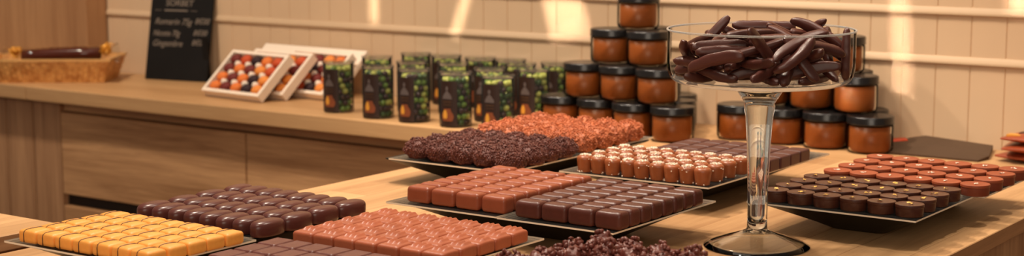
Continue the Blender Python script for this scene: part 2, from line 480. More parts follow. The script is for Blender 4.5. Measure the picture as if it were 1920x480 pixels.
# yellow striped sweets
def yellow(seed):
    rnd = random.Random(seed)
    def disp(q):
        if q.z > .006: q.z += .0012*max(0, 1-(q.x/.0125)**2)*max(0, 1-(q.y/.012)**2)
        return q
    o = to_obj('yellow_sweet', rounded_block(.0250, .0236, .0122, .0032, 4, disp), 'yellow'); tag(o, '-', 'sweet')
    bm = bmesh.new(); x = -.0012+rnd.uniform(-.001, .001); pts = []
    for (y, z) in ((-.0119, .0008), (-.01192, .004), (-.01192, .0085), (-.0111, .0112), (-.009, .0126), (-.004, .01335), (.001, .01345), (.006, .0133), (.009, .0126), (.0112, .0112), (.0119, .009)):
        pts.append((x+.0016*(y/.012)+.0004*math.sin(y*300+seed), y, z))
    tube(bm, pts, .00055, 5)
    to_obj('chocolate_stripe', bm, 'stripe', o)
    return o
grid(Kind([yellow(i) for i in range(3)]), -1.2610, .0266, 7, .9815, .0248, 5, PZ, 'yellow sweet with a thin dark stripe', 'yellow striped sweets')

# glossy dark ovals
def oval(seed):
    rnd = random.Random(seed)
    w, d, h = .0114, .0209+rnd.uniform(-.0005, .0005), .0158
    def f(s, z):
        def g(a):
            c, si = math.cos(a), math.sin(a); e = .88
            return Vector((w*s*math.copysign(abs(c)**e, c), d*(s*.96+.04*(s > .5))*math.copysign(abs(si)**e, si), z))
        return g
    prof = [(.94, 0), (.98, .0012), (1, .004), (1, .0082), (.985, .0102), (.945, .0119), (.87, .0133), (.76, .0143), (.60, .0150), (.38, .0154), (.15, .0155)]
    return tag(to_obj('oval_chocolate', ring_solid([f(s, z) for s, z in prof], 36), 'oval'), '-', 'chocolate')
grid(Kind([oval(i) for i in range(3)]), -1.2640, .0233, 8, 1.1360, .0413, 4, PZ, 'glossy dark oval chocolate', 'glossy dark ovals', jr=2.5)

# grooved milk bars
def grooved(seed):
    rnd = random.Random(seed); k0 = rnd.uniform(-.0008, .0008)
    def disp(q):
        if q.z > .008:
            u = q.x + .10*q.y + k0
            w = max(0, min(1, (q.z-.008)/.003))
            fall = max(0, min(1, (q.y+.006)/.006))
            g = 0
            for c in (-.0058, .0002, .0062):
                t = (u-c)/.0019
                g += .0024*math.exp(-t*t)
            q.z += w*(g*fall - .0002) + .0006*w*(1-(q.y/.0135)**2)
        return q
    o = to_obj('grooved_chocolate_bar', rounded_block(.0252, .0268, .0125, .003, 16, disp), 'milk')
    return tag(o, '-', 'chocolate')
grid(Kind([grooved(i) for i in range(4)]), -1.0385, .0265, 7, 1.1315, .0277, 5, PZ, 'milk chocolate bar with raised ridges', 'grooved milk bars')

# flat dark bars
def flat(seed):
    def disp(q):
        if q.z > .006:
            e = max(abs(q.x)/.0112, abs(q.y)/.015)
            q.z += .0006*math.exp(-((e-.86)/.07)**2) - .0003 + .0002*noise.noise(Vector((q.x*150+seed, q.y*150, 0)))
        return q
    return tag(to_obj('flat_chocolate_bar', rounded_block(.0228, .0308, .0095, .0024, 12, disp), 'dark_flat'), '-', 'chocolate')
grid(Kind([flat(i) for i in range(3)]), -1.0395, .0240, 8, 1.0205, .0322, 3, PZ, 'flat dark chocolate bar', 'flat dark bars', jx=.0005)

# smooth blocks
def block(mat, seed, name):
    rnd = random.Random(seed); t = rnd.uniform(-.0006, .0006)
    def disp(q):
        k = q.z/.0175
        q.x *= 1-.03*k; q.y *= 1-.05*k
        if q.z > .012:
            q.z += .0009*max(0, 1-(q.y/.010)**2) + .0005*math.exp(-((q.x*.55+q.y-.001+t)/.0022)**2) + .0002*noise.noise(Vector((q.x*120+seed*7, q.y*120, 3)))
        return q
    return tag(to_obj(name, rounded_block(.0318, .0206, .0172, .0042, 8, disp), mat), '-', 'chocolate')
grid(Kind([block('milk_mid', i, 'milk_chocolate_block') for i in range(4)]), -1.0845, .0342, 4, 1.3635, .0222, 8, PZ, 'smooth milk chocolate block', 'milk chocolate blocks', jx=.0004)
grid(Kind([block('dark', i+9, 'dark_chocolate_block') for i in range(4)]), -.9360, .0330, 4, 1.3610, .0222, 8, PZ, 'smooth dark chocolate block', 'dark chocolate blocks', jx=.0004)

# salted caramels
def salted(seed):
    rnd = random.Random(seed)
    prof = [(.0080, 0), (.0086, .0008), (.0091, .006), (.0098, .012), (.0102, .0150), (.0101, .0170), (.0093, .0186), (.0076, .0198), (.0052, .0206), (.0024, .0210)]
    def f(r, z):
        return lambda a: Vector((r*(1+.025*math.sin(4*a+seed))*math.cos(a), r*(1+.025*math.cos(3*a+seed))*math.sin(a), z))
    o = tag(to_obj('salted_caramel', ring_solid([f(r, z) for r, z in prof], 28), 'cup'), '-', 'chocolate')
    bm = bmesh.new()
    cx, cy = rnd.uniform(-.0015, .0015), rnd.uniform(-.002, .0015)
    n = rnd.randrange(45, 85)
    for k in range(n):
        if k < n*.86:
            r = .0068*math.sqrt(rnd.random()); a = rnd.random()*2*PI; x, y = cx+r*math.cos(a), cy+r*math.sin(a); rr = math.hypot(x, y)
            z = .0215 - .0017*(rr/.008)**2.3
        else:
            a = rnd.random()*2*PI
            z = rnd.choice([rnd.uniform(.0005, .002), rnd.uniform(.012, .0185)]); rr = .0091 if z < .003 else .0101; x, y = rr*math.cos(a), rr*math.sin(a)
        s = rnd.uniform(.0005, .00095)
        mt = Matrix.Translation((x, y, z)) @ Matrix.Rotation(rnd.random()*6, 4, 'Z') @ Matrix.Rotation(rnd.random()*3, 4, 'X')
        add_box(bm, -s, s, -s*.8, s*.8, -s*.7, s*.7, 0, mt)
    sf = to_obj('salt_flakes', bm, 'salt', o, smooth=False); sf['kind'] = 'stuff'
    return o
grid(Kind([salted(i) for i in range(6)]), -1.0480, .02055, 9, 1.6390, .0315, 4, PZ, 'milk chocolate caramel topped with salt', 'salt-topped caramels', jx=.0008, jr=90)

# plum-dark squares
def square(seed):
    def disp(q):
        if q.z > .011:
            u = (q.x+q.y)/1.414
            q.z += .0003*math.sin(u*900+seed) * (abs(q.x) < .010) * (abs(q.y) < .010) + .0005*max(0, 1-(q.x/.012)**2)
        return q
    return tag(to_obj('square_chocolate', rounded_block(.0268, .0280, .0152, .0022, 10, disp), 'square'), '-', 'chocolate')
grid(Kind([square(i) for i in range(3)]), -1.0140, .0287, 6, 1.7735, .0296, 4, PZ, 'plum-dark square chocolate', 'plum-dark squares')

# round discs with flecks
def disc(dia, mats, flake, name, seed):
    rnd = random.Random(seed); R = dia/2
    prof = [(R*.93, 0), (R*.96, .0006), (R*.965, .0085), (R*.97, .0093), (R*.998, .0096), (R, .0102), (R, .0118), (R*.995, .0124), (R*.965, .0127), (R*.90, .0124), (R*.5, .0124)]
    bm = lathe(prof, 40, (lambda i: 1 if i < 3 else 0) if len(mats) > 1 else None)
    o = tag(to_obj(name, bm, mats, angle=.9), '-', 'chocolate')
    bm = bmesh.new(); cx, cy = rnd.uniform(-.0015, .0015), rnd.uniform(-.0015, .0015)
    for k in range(rnd.randrange(3, 6)):
        c = Vector((cx+rnd.uniform(-.003, .003), cy+rnd.uniform(-.002, .002), .0127)); a = rnd.random()*PI; L = rnd.uniform(.0018, .0034)
        pts = []
        for s in range(5):
            an = a + s*2*PI/5; l = L*rnd.uniform(.45, 1)
            pts.append(bm.verts.new(c + Vector((l*math.cos(an), l*.8*math.sin(an), rnd.uniform(-.0001, .0012)))))
        ctr_ = bm.verts.new(c + Vector((0, 0, .0008)))
        for s in range(5): bm.faces.new((ctr_, pts[s], pts[(s+1) % 5]))
    to_obj('gold_fleck' if flake == 'gold' else 'white_fleck', bm, flake, o, smooth=False)
    return o
grid(Kind([disc(.0305, ['disc_dark'], 'gold', 'dark_disc_chocolate', i) for i in range(4)]), -.7705, .0309, 6, 1.5965, .0365, 4, PZ, 'dark disc with gold fleck', 'dark discs with gold flecks', skx=.0006, jr=180)
grid(Kind([disc(.0331, ['disc_milk', 'disc_milk_shade'], 'silver', 'milk_disc_chocolate', i+20) for i in range(4)]), -.7675, .0334, 6, 1.7585, .0432, 4, PZ, 'milk disc with white fleck', 'milk discs with white flecks', jr=180)

# rough rochers and nut clusters
def lump(name, mat, rx, ry, h, seed, nchunk, cs, rough):
    rnd = random.Random(seed); bm = bmesh.new()
    bmesh.ops.create_icosphere(bm, subdivisions=4, radius=1)
    S = Vector((seed*3.7, seed*1.3, seed*2.1)); pts = []
    for v in bm.verts:
        n = v.co.normalized()
        k = 1 + rough*noise.noise(n*2.2+S) + rough*.55*noise.noise(n*6+S) + rough*.3*noise.noise(n*14+S)
        z = n.z*h*.62*k + h*.42
        v.co = Vector((n.x*rx*k, n.y*ry*k, max(0, z)))
        if z > .15*h: pts.append((v.co.copy(), n.copy()))
    for k in range(nchunk):
        p, n = rnd.choice(pts); s = cs*rnd.uniform(.55, 1.25)
        mt = Matrix.Translation(p + n*s*.5) @ Matrix.Rotation(rnd.random()*6.28, 4, Vector((rnd.uniform(-1, 1), rnd.uniform(-1, 1), rnd.uniform(-1, 1))).normalized())
        bb = bmesh.ops.create_icosphere(bm, subdivisions=1, radius=1)['verts']
        sx, sy, sz = s*rnd.uniform(.7, 1.3), s*rnd.uniform(.6, 1), s*rnd.uniform(.45, .8)
        for v in bb: v.co = mt @ Vector((v.co.x*sx*rnd.uniform(.8, 1.1), v.co.y*sy, v.co.z*sz))
    return tag(to_obj(name, bm, mat), '-', 'chocolate')
grid(Kind([lump('dark_rocher', 'rocher_dark', .0188, .0192, .0235, i+1, 620, .0017, .17) for i in range(4)]), -1.2800, .0365, 5, 1.6050, .0375, 4, PZ, 'rough dark rocher with chopped nuts', 'dark rochers', jx=.0015, jr=180)
grid(Kind([lump('milk_rocher', 'rocher_milk', .0192, .0208, .0255, i+31, 620, .0017, .17) for i in range(4)]), -1.2870, .0372, 5, 1.7720, .0405, 4, PZ, 'rough orange-brown rocher with chopped nuts', 'orange-brown rochers', jx=.0015, jr=180)
kc = Kind([lump('nut_cluster', 'cluster', .0150, .0145, .026, i+51, 70, .0031, .36) for i in range(5)])
for j, ny in enumerate((0, 1, 2, 3)):
    for i in range(4):
        kc.put((-.7530+.0300*i-.009*j+jit(.002), 1.2080-.034*j+jit(.002), PZ), (0, 0, random.random()*6.28),
               f'lumpy nut cluster in the foreground, {["back row", "second row from the back", "third row from the back", "nearest row"][j]}, {colname(i, 4)}', 'nut clusters', scale=(1, 1, random.uniform(.9, 1.15)))
kc.finish()

# ------------------------------------------------------------------ glass stand with chocolate sticks
SX, SY = -.7478, 1.5080
st = thing('glass_stand', 'tall clear glass footed bowl filled with dark chocolate sticks', 'cake stand', (SX, SY, T))
ft = [(.0552, .0), (.0562, .0008), (.0560, .0018), (.0480, .0056), (.0340, .0105), (.0220, .0145), (.0150, .0172), (.0118, .0188), (.0108, .0204), (.0108, .0210), (.004, .0208), (.0045, .0180), (.012, .0160), (.0220, .0124), (.0340, .0082), (.0480, .0034), (.0540, .0003)]
to_obj('foot', torus_profile(ft, 64), 'solid_glass', st)
outer = [(.0108, .0212), (.0105, .030), (.0108, .060), (.0118, .095), (.0133, .125), (.0150, .142), (.0164, .150), (.0158, .1535), (.0185, .158), (.0225, .164), (.0262, .1705), (.0275, .1738)]
inner = [(.0200, .1700), (.0150, .164), (.0118, .158), (.0104, .150), (.0092, .138), (.0078, .118), (.0066, .09), (.0058, .06), (.0052, .034), (.0030, .028)]
bm = lathe(outer, 48); lathe(inner, 48, None, bm)
to_obj('stem', bm, 'solid_glass', st)
BZ = .1739
b0 = [(.0, BZ)] 
bm = lathe([(.0960, BZ+.0062), (.0985, BZ+.0105), (.0998, BZ+.0165), (.1003, BZ+.024), (.1003, BZ+.0566)], 96, None, None, False, False)
bw = to_obj('bowl', bm, 'bowl_glass', st); BS = .970; bw.scale = (BS, BS, 1)
# thick rounded floor of the bowl, and the fire-polished rim
to_obj('bowl_floor', lathe([(.0262, BZ), (.080, BZ+.0002), (.0890, BZ+.0016), (.0935, BZ+.0036), (.0962, BZ+.0064), (.0945, BZ+.0070), (.0900, BZ+.0056), (.0840, BZ+.0046), (.020, BZ+.0042)], 96), 'floor_glass', st).scale = (BS, BS, 1)
bm = torus_profile([(.1003+.0011*math.cos(k*PI/4), BZ+.0568+.0011*math.sin(k*PI/4)) for k in range(8)], 96)
to_obj('bowl_rim', bm, 'rim_glass', st).scale = (BS, BS, 1)

def stick_mesh(seed):
    rnd = random.Random(seed); bend = rnd.uniform(-.10, .16); tw = rnd.uniform(-.35, .35)
    def disp(q):
        x = q.x*2     # -1..1
        q.z -= .5
        k = 1 - .18*max(0, x)**2 - .05*noise.noise(Vector((x*2+seed, 0, 0)))
        q.y *= k; q.z *= k
        q.z += bend*6*(.3-x*x)*.35 + .06*noise.noise(Vector((x*3, q.y*2, q.z*2+seed)))
        q.y += tw*(x*x) + .08*noise.noise(Vector((x*2.5, 7, q.z+seed)))
        return q
    # unit stick, scaled to its own length, width and thickness
    bm = rounded_block(1, 1, 1, .0001, 1)
    bm.free(); bm = bmesh.new()
    n, m = 18, 14; R = []
    for i in range(n+1):
        x = -.5 + i/n; e = (1-abs(2*x)**10)**.5 if abs(x) < .5 else .3
        e = max(e, .42); ring = []
        for k in range(m):
            a = 2*PI*k/m; c, s = math.cos(a), math.sin(a)
            q = Vector((x, .5*e*math.copysign(abs(c)**.6, c), .5+.5*e*math.copysign(abs(s)**.6, s)))
            ring.append(bm.verts.new(disp(q)))
        R.append(ring)
    for i in range(n):
        for k in range(m): bm.faces.new((R[i][k], R[i][(k+1) % m], R[i+1][(k+1) % m], R[i+1][k]))
    bm.faces.new(R[0][::-1]); bm.faces.new(R[-1])
    return tag(to_obj('chocolate_stick', bm, 'stick', angle=1.0), '-', 'chocolate stick')
ks = Kind([stick_mesh(i) for i in range(7)])
STICKS = [[0.0267,-0.0349,0.0042,0.9079,0.0,-0.0,-0.4192,0.058,0.0109,0.0084],[-0.0167,0.0162,0.0049,0.2454,-0.0,0.0,-0.9694,0.062,0.0123,0.0098],[0.0251,-0.0144,0.0111,0.9813,-0.0669,0.1071,0.1455,0.055,0.0126,0.0085],[-0.0,0.0048,0.0039,0.9687,-0.0,0.0,0.2483,0.058,0.0122,0.0078],[-0.041,-0.052,0.005,0.0,-0.6831,0.7304,0.0,0.062,0.011,0.0099],[0.0069,0.0462,0.0055,0.1084,0.1084,-0.6987,-0.6988,0.07,0.011,0.0084],[-0.0304,0.0453,0.0046,0.9559,-0.0001,-0.0001,0.2936,0.055,0.0121,0.0093],[0.0668,0.0023,0.0038,0.0,0.6996,0.7145,-0.0,0.07,0.0125,0.0076],[-0.0473,0.0573,0.0098,0.8903,-0.0885,0.0307,0.4456,0.07,0.0113,0.0089],[-0.0031,0.0722,0.0137,0.7018,0.6488,0.2707,0.1149,0.062,0.0133,0.0099],[0.0481,0.0391,0.0138,0.7656,0.0237,0.0267,-0.6423,0.068,0.013,0.0076],[0.0079,-0.006,0.0055,0.2075,-0.2075,0.676,-0.676,0.068,0.011,0.0093],[0.0348,0.0397,0.0206,0.7329,-0.0224,-0.1005,0.6725,0.068,0.0135,0.0079],[0.0721,0.0398,0.0128,0.5127,-0.6683,0.3255,-0.4297,0.058,0.0112,0.0081],[0.0622,-0.0166,0.0147,0.7031,0.6698,0.0537,0.2325,0.068,0.0129,0.0078],[0.0624,0.0114,0.0199,0.9541,0.0439,0.2387,-0.1756,0.07,0.0113,0.0076],[-0.0855,-0.0026,0.0044,0.6994,-0.0,-0.0,0.7147,0.058,0.0116,0.0087],[0.0029,-0.0048,0.0174,0.0563,-0.0565,0.7052,-0.7045,0.07,0.0129,0.0088],[0.0132,-0.0378,0.0142,0.3139,-0.1167,0.6715,-0.661,0.058,0.0127,0.0097],[-0.0493,-0.0096,0.0114,0.0384,0.3163,0.9367,-0.1452,0.068,0.0113,0.0093],[-0.0419,0.0059,0.0177,0.0085,0.0527,0.7504,0.6589,0.068,0.0123,0.009],[-0.0201,-0.0717,0.011,0.1094,-0.0843,-0.9904,0.002,0.058,0.0123,0.0095],[0.0637,-0.0152,0.0269,0.1436,0.3802,0.9133,0.0264,0.062,0.013,0.0092],[-0.0044,-0.0509,0.0193,0.7789,0.1198,-0.0717,-0.6115,0.068,0.0133,0.0087],[-0.0516,-0.0269,0.0191,0.5735,0.7877,-0.155,0.1634,0.058,0.0118,0.0098],[0.0089,0.0617,0.0112,0.9123,-0.2128,0.0124,0.3497,0.062,0.0106,0.0086],[0.0252,0.056,0.0222,0.6049,-0.3435,0.5459,-0.467,0.07,0.0134,0.0079],[-0.0506,-0.0386,0.016,0.9059,0.403,-0.1188,0.0541,0.07,0.0116,0.0085],[-0.0129,-0.083,0.0259,0.0415,0.1427,0.6639,-0.7329,0.07,0.0133,0.0096],[-0.0608,-0.0311,0.0284,0.7939,0.0802,-0.2122,-0.5641,0.068,0.0103,0.0089],[0.0073,0.0565,0.0245,0.5312,0.6288,0.4616,0.3308,0.058,0.0122,0.0084],[-0.0478,0.0289,0.0188,0.1035,-0.1875,-0.6589,-0.7211,0.058,0.0103,0.0096],[-0.0555,0.0176,0.0145,0.9985,-0.0372,-0.0061,-0.0408,0.068,0.0122,0.0097],[-0.0246,-0.0085,0.0303,0.3565,0.3531,0.6603,0.5588,0.07,0.0113,0.0096],[-0.0456,0.052,0.0211,0.0798,0.1237,0.7401,0.6562,0.055,0.0111,0.01],[-0.0145,-0.0006,0.0276,0.0333,0.5313,0.8424,-0.0841,0.07,0.0109,0.0076],[0.02,0.0082,0.0283,0.5774,0.0066,0.0135,-0.8163,0.07,0.0127,0.0081],[0.05,-0.0356,0.0188,0.5712,0.1039,-0.19,0.7917,0.07,0.0118,0.0097],[-0.0066,0.0098,0.0335,0.9071,-0.0544,0.1505,0.3894,0.068,0.0121,0.0093],[0.0361,-0.0598,0.0131,0.583,-0.3531,0.5293,-0.5052,0.055,0.0109,0.0086],[-0.0459,-0.0522,0.0183,0.127,-0.0132,-0.2264,0.9656,0.07,0.0121,0.0092],[-0.0196,0.049,0.0331,0.2634,0.0532,0.1073,-0.9572,0.062,0.0131,0.0087],[-0.0473,0.0223,0.0387,0.9928,-0.0901,0.0744,-0.0267,0.07,0.0132,0.0079],[0.0009,0.0318,0.0394,0.9476,0.0266,0.0469,-0.3148,0.058,0.0119,0.0076],[-0.0089,-0.0583,0.0328,0.9149,-0.1722,-0.0529,0.3612,0.068,0.0125,0.0099],[0.0218,-0.0176,0.0353,0.3256,0.0436,-0.0137,0.9444,0.055,0.0125,0.0078],[-0.0719,-0.0384,0.0288,0.7749,-0.2307,-0.0836,-0.5825,0.062,0.0102,0.008],[-0.0014,0.0173,0.0409,0.3026,0.0695,0.1134,0.9438,0.055,0.0126,0.0097],[-0.0023,-0.002,0.0458,0.9316,0.012,0.0441,-0.3607,0.068,0.0132,0.0078],[0.0157,0.035,0.0454,0.8789,0.0234,0.2456,0.4082,0.058,0.0122,0.0082],[0.037,0.0052,0.0418,0.0778,-0.2362,0.1025,-0.9631,0.062,0.013,0.0086],[0.0329,0.0431,0.0442,0.7286,0.0916,0.2292,0.6389,0.055,0.0103,0.0078],[0.0459,0.0508,0.0365,0.2553,-0.6537,0.7011,0.1261,0.058,0.0101,0.0093],[0.0508,0.0593,0.0289,0.1056,0.8394,-0.4464,-0.2914,0.055,0.0103,0.0098],[-0.0168,0.0401,0.0524,0.1414,0.2099,-0.8278,-0.5007,0.068,0.0112,0.009],[0.0299,-0.0641,0.022,0.2301,0.0983,0.5944,0.7643,0.055,0.0101,0.008],[-0.0469,0.0569,0.0324,0.2005,0.5003,-0.828,0.1543,0.07,0.0111,0.0098],[0.0599,0.0683,0.0396,0.6796,-0.3353,0.6155,0.2164,0.055,0.0113,0.0085],[-0.0698,0.0498,0.0285,0.7869,0.2916,-0.2935,0.4577,0.068,0.0124,0.0076],[0.083,0.0378,0.0275,0.1573,-0.6894,-0.1573,-0.6894,0.055,0.0124,0.0087],[-0.0238,-0.0405,0.0382,0.4077,0.2342,-0.0143,-0.8825,0.062,0.0101,0.0093],[0.0338,-0.0214,0.0447,0.4939,0.7675,0.3412,0.2248,0.068,0.0106,0.0084],[0.0662,0.0025,0.0365,0.4233,-0.1685,0.1342,-0.88,0.062,0.0133,0.0091],[0.0182,-0.0514,0.0351,0.3757,0.0979,0.1069,-0.9153,0.07,0.0106,0.0076],[-0.0449,-0.0233,0.0366,0.4306,-0.5104,-0.6794,0.3039,0.055,0.0102,0.0096],[0.0635,-0.036,0.0273,0.8457,0.2985,0.4241,-0.1262,0.058,0.0122,0.008],[-0.0219,0.0786,0.0237,0.022,0.926,0.1728,-0.335,0.062,0.0121,0.0096],[0.0632,-0.0416,0.0433,0.5074,0.07,0.2681,-0.816,0.07,0.0118,0.0078],[-0.0214,-0.0542,0.0391,0.4661,-0.8266,-0.2842,0.1369,0.058,0.0104,0.0083],[0.068,-0.0537,0.0306,0.2693,-0.4223,0.8403,0.2074,0.055,0.0117,0.0092],[-0.0165,0.0151,0.0594,0.5991,-0.4556,-0.503,0.4248,0.062,0.0102,0.008],[0.0622,0.0304,0.0345,0.4381,-0.2438,-0.0657,-0.8627,0.058,0.01,0.0082],[0.016,-0.0765,0.0557,0.7948,0.1671,0.2969,0.5022,0.055,0.0125,0.0093],[0.0523,-0.0112,0.0523,0.1023,-0.95,0.2311,0.1837,0.062,0.0105,0.0087],[0.0075,-0.0375,0.0505,0.8997,0.0475,0.0039,0.434,0.055,0.0102,0.0078],[0.0443,0.032,0.051,0.9687,-0.1244,0.2028,0.0713,0.07,0.0104,0.008],[-0.0499,0.038,0.0577,0.2693,0.9089,-0.29,0.1316,0.068,0.0119,0.0079],[0.0486,0.0454,0.0484,0.8506,-0.4651,0.1747,0.1723,0.068,0.0116,0.0081],[-0.0092,-0.0135,0.0623,0.9928,0.1133,0.0199,0.0344,0.07,0.0134,0.009],[-0.0291,0.0617,0.0393,0.2654,-0.0188,-0.7321,-0.6271,0.055,0.0132,0.0081],[0.021,0.069,0.0428,0.9328,-0.056,-0.2829,-0.2161,0.068,0.012,0.0084],[0.0118,0.0081,0.0635,0.8429,-0.5112,0.0049,0.1677,0.055,0.0122,0.0085],[0.0326,-0.0677,0.0434,0.3514,-0.5691,0.2409,-0.7033,0.055,0.0126,0.0082],[0.0657,0.0217,0.0583,0.0007,0.8925,0.4492,0.0406,0.058,0.0122,0.0095],[-0.0699,0.0051,0.0375,0.1429,-0.4329,0.6871,0.5658,0.07,0.0101,0.0092],[0.0402,0.0834,0.0602,0.4044,0.1582,-0.1838,-0.8819,0.068,0.0134,0.0076],[0.0028,0.0757,0.0468,0.8727,-0.0497,-0.3979,-0.2787,0.058,0.012,0.0094],[0.0326,-0.0286,0.0594,0.0123,0.0629,-0.752,0.656,0.058,0.0121,0.008],[-0.0168,-0.0533,0.0592,0.3588,0.5024,-0.4177,-0.6667,0.07,0.0134,0.0092],[-0.0613,-0.0314,0.0381,0.0527,0.9454,-0.288,0.1431,0.068,0.0114,0.0078],[0.0265,-0.0633,0.0595,0.1678,-0.5795,0.675,-0.4247,0.062,0.0108,0.0077]]
CAMDIR = Vector((math.sin(math.radians(-26)), math.cos(math.radians(-26))))
for (x, y, z, qw, qx, qy, qz, L, w_, t_) in STICKS:
    q = Quaternion((qw, qx, qy, qz))
    top = z + abs((q @ Vector((1, 0, 0))).z)*L*.5
    if top > .0640 or z > .0545: continue
    side = x*CAMDIR.y - y*CAMDIR.x; dep = x*CAMDIR.x + y*CAMDIR.y
    if z > .043: lab, g = 'dark chocolate stick on top of the heap, above the glass rim', 'sticks above the rim'
    elif side < -.05: lab, g = 'dark chocolate stick inside the glass bowl, at its left side', 'sticks at the left of the bowl'
    elif side > .05: lab, g = 'dark chocolate stick inside the glass bowl, at its right side', 'sticks at the right of the bowl'
    elif dep < 0: lab, g = 'dark chocolate stick inside the glass bowl, at the middle front', 'sticks at the front of the bowl'
    else: lab, g = 'dark chocolate stick inside the glass bowl, at the middle back', 'sticks at the back of the bowl'
    o = ks.put((SX+x*.955, SY+y*.955, T+BZ+.0048+z), tuple(q.to_euler()), lab, g, scale=(L*.99, w_*.98, t_*1.08))
ks.finish()

# ------------------------------------------------------------------ caramel jars
def make_jar():
    t = thing('caramel_jar', '-', 'jar')
    to_obj('caramel_filling', lathe([(.0300, .0022), (.0330, .0040), (.0340, .008), (.0340, .0425), (.033, .0430)], 40), 'caramel', t)
    bm = bmesh.new(); torus_profile([(.0010, .0002), (.0315, .0002), (.0350, .0022), (.0364, .006), (.0366, .012), (.0366, .0420), (.0350, .0470), (.0345, .0470), (.0345, .0422), (.0348, .012), (.0345, .006), (.032, .0019), (.0010, .0018)], 40, bm)
    to_obj('glass', bm, 'jar_glass', t)
    to_obj('lid', lathe([(.0355, .0455), (.0374, .0460), (.0376, .0475), (.0370, .0490), (.0372, .0565), (.0365, .0582), (.0345, .0588), (.0325, .0582), (.02, .0580)], 40), 'lid_black', t)
    return t
kj = Kind([make_jar()])
LV = ['bottom', 'second', 'third', 'top']
def pile(rows, where):
    """rows: (level, depth row, [(x, y)...])"""
    for lev, dep, pts in rows:
        for i, (x, y) in enumerate(pts):
            lv = LV[lev] + ' layer'; dp = ['front row', 'middle row', 'back row'][dep]
            pos = colname(i, len(pts)) if len(pts) > 1 else 'alone'
            lab = f'black-lidded caramel jar, {where}, {lv}, {dp}, {pos}'
            kj.put((x, y, CT+.0590*lev), (0, 0, random.random()*6), lab, 'caramel jars', i=0)
x4, x3, x2, x1 = -1.302, -1.380, -1.4585, -1.537
fy = {x1: 2.327, x2: 2.322, x3: 2.310, x4: 2.304}
mid = lambda a, b: (a+b)/2
L1 = [(x1, 2.327), (x2, 2.322), (x3, 2.310), (x4, 2.304)]
def back(pts, dy=.0715): return [(mid(a[0], b[0]), mid(a[1], b[1])+dy) for a, b in zip(pts, pts[1:])]
def up(pts, dy): return [(mid(a[0], b[0]), mid(a[1], b[1])+dy) for a, b in zip(pts, pts[1:])]
A1, A1b = L1, back(L1); A1c = back(A1b)
A2 = up(A1, .014); A2b = back(A2)
A3 = up(A2, .030); A3b = back(A3)
A4 = up(A3, .028)
pile([(0, 0, A1), (0, 1, A1b), (0, 2, A1c), (1, 0, A2), (1, 1, A2b), (2, 0, A3), (2, 1, A3b), (3, 0, A4)], 'left pile')
B1 = [(-1.225, 2.394), (-1.144, 2.390), (-1.065, 2.386), (-.986, 2.380)]
B1b = back(B1); B2 = up(B1, .026); B2b = back(B2, .068); B3 = up(B2, .034)
pile([(0, 0, B1), (0, 1, B1b), (1, 0, B2), (1, 1, B2b), (2, 0, B3)], 'right pile')
kj.finish()

# ------------------------------------------------------------------ clear tubs of sugared balls
TR, TH = .0290, .0970
def make_tub():
    t = thing('candy_tub', '-', 'tub')
    bm = bmesh.new(); torus_profile([(.001, .0004), (TR-.003, .0004), (TR-.0006, .002), (TR-.0003, .006), (TR, TH-.004), (TR-.0006, TH-.004), (TR-.0010, .006), (TR-.0014, .0026), (TR-.0035, .0012), (.001, .0012)], 40, bm)
    to_obj('cup', bm, 'cup_plastic', t)
    to_obj('lid', lathe([(TR+.0002, TH-.0058), (TR+.0008, TH-.0050), (TR+.0008, TH-.0010), (TR, TH), (TR-.003, TH+.0002), (TR-.0045, TH-.0015), (TR-.010, TH-.0018)], 40), 'cup_plastic', t)
    def patch(name, a0, a1, z0, z1, off, mat, parent, nseg=10, shape=None):
        bm = bmesh.new(); r = TR + off
        zs = [z0, z1] if shape is None else [z0 + (z1-z0)*k/8 for k in range(9)]
        rows = []
        for z in zs:
            k = 1 if shape is None else shape((z-z0)/(z1-z0)); mid_ = (a0+a1)/2; hw = (a1-a0)/2*k
            rows.append([bm.verts.new((r*math.cos(mid_-hw+2*hw*s/nseg), r*math.sin(mid_-hw+2*hw*s/nseg), z)) for s in range(nseg+1)])
        for i in range(len(rows)-1):
            for s in range(nseg): bm.faces.new((rows[i][s], rows[i][s+1], rows[i+1][s+1], rows[i+1][s]))
        return to_obj(name, bm, mat, parent)
    # label faces the local -y side, turned a little to its left
    c = -PI/2
    lb = patch('label', c-1.02, c+.16, .003, .083, .0004, 'label', t)
    # grey emblem: a small figure on a wide base, then two faint lines, then the fruit picture
    def fig(u):
        if u < .28: return 1.0 - .5*u
        if u < .42: return .62
        if u < .62: return .40
        return .30*max(.12, math.sin((1-u)/.38*PI*.9+.12))
    patch('emblem', c-.80, c-.16, .051, .074, .0008, 'emblem', lb, shape=fig)
    patch('line_of_lettering', c-.74, c-.20, .0455, .0467, .0008, 'lab_line', lb)
    patch('line_of_lettering', c-.74, c-.20, .0405, .0414, .0008, 'lab_line', lb)
    patch('picture', c-.88, c-.06, .012, .034, .0007, 'lab_o', lb, shape=lambda u: .55+.45*math.sin(PI*min(1, u+.15)))
    patch('picture', c-.76, c-.46, .0165, .0315, .0010, 'lab_y', lb, shape=lambda u: .7+.3*math.sin(PI*u*1.3))
    return t
kt = Kind([make_tub()])
ball = {}
for n, c in BALLC:
    bm = bmesh.new(); bmesh.ops.create_icosphere(bm, subdivisions=2, radius=.0058)
    ball[n] = Kind([tag(to_obj('sugared_ball', bm, 'ball_'+n), '-', 'sweet')])
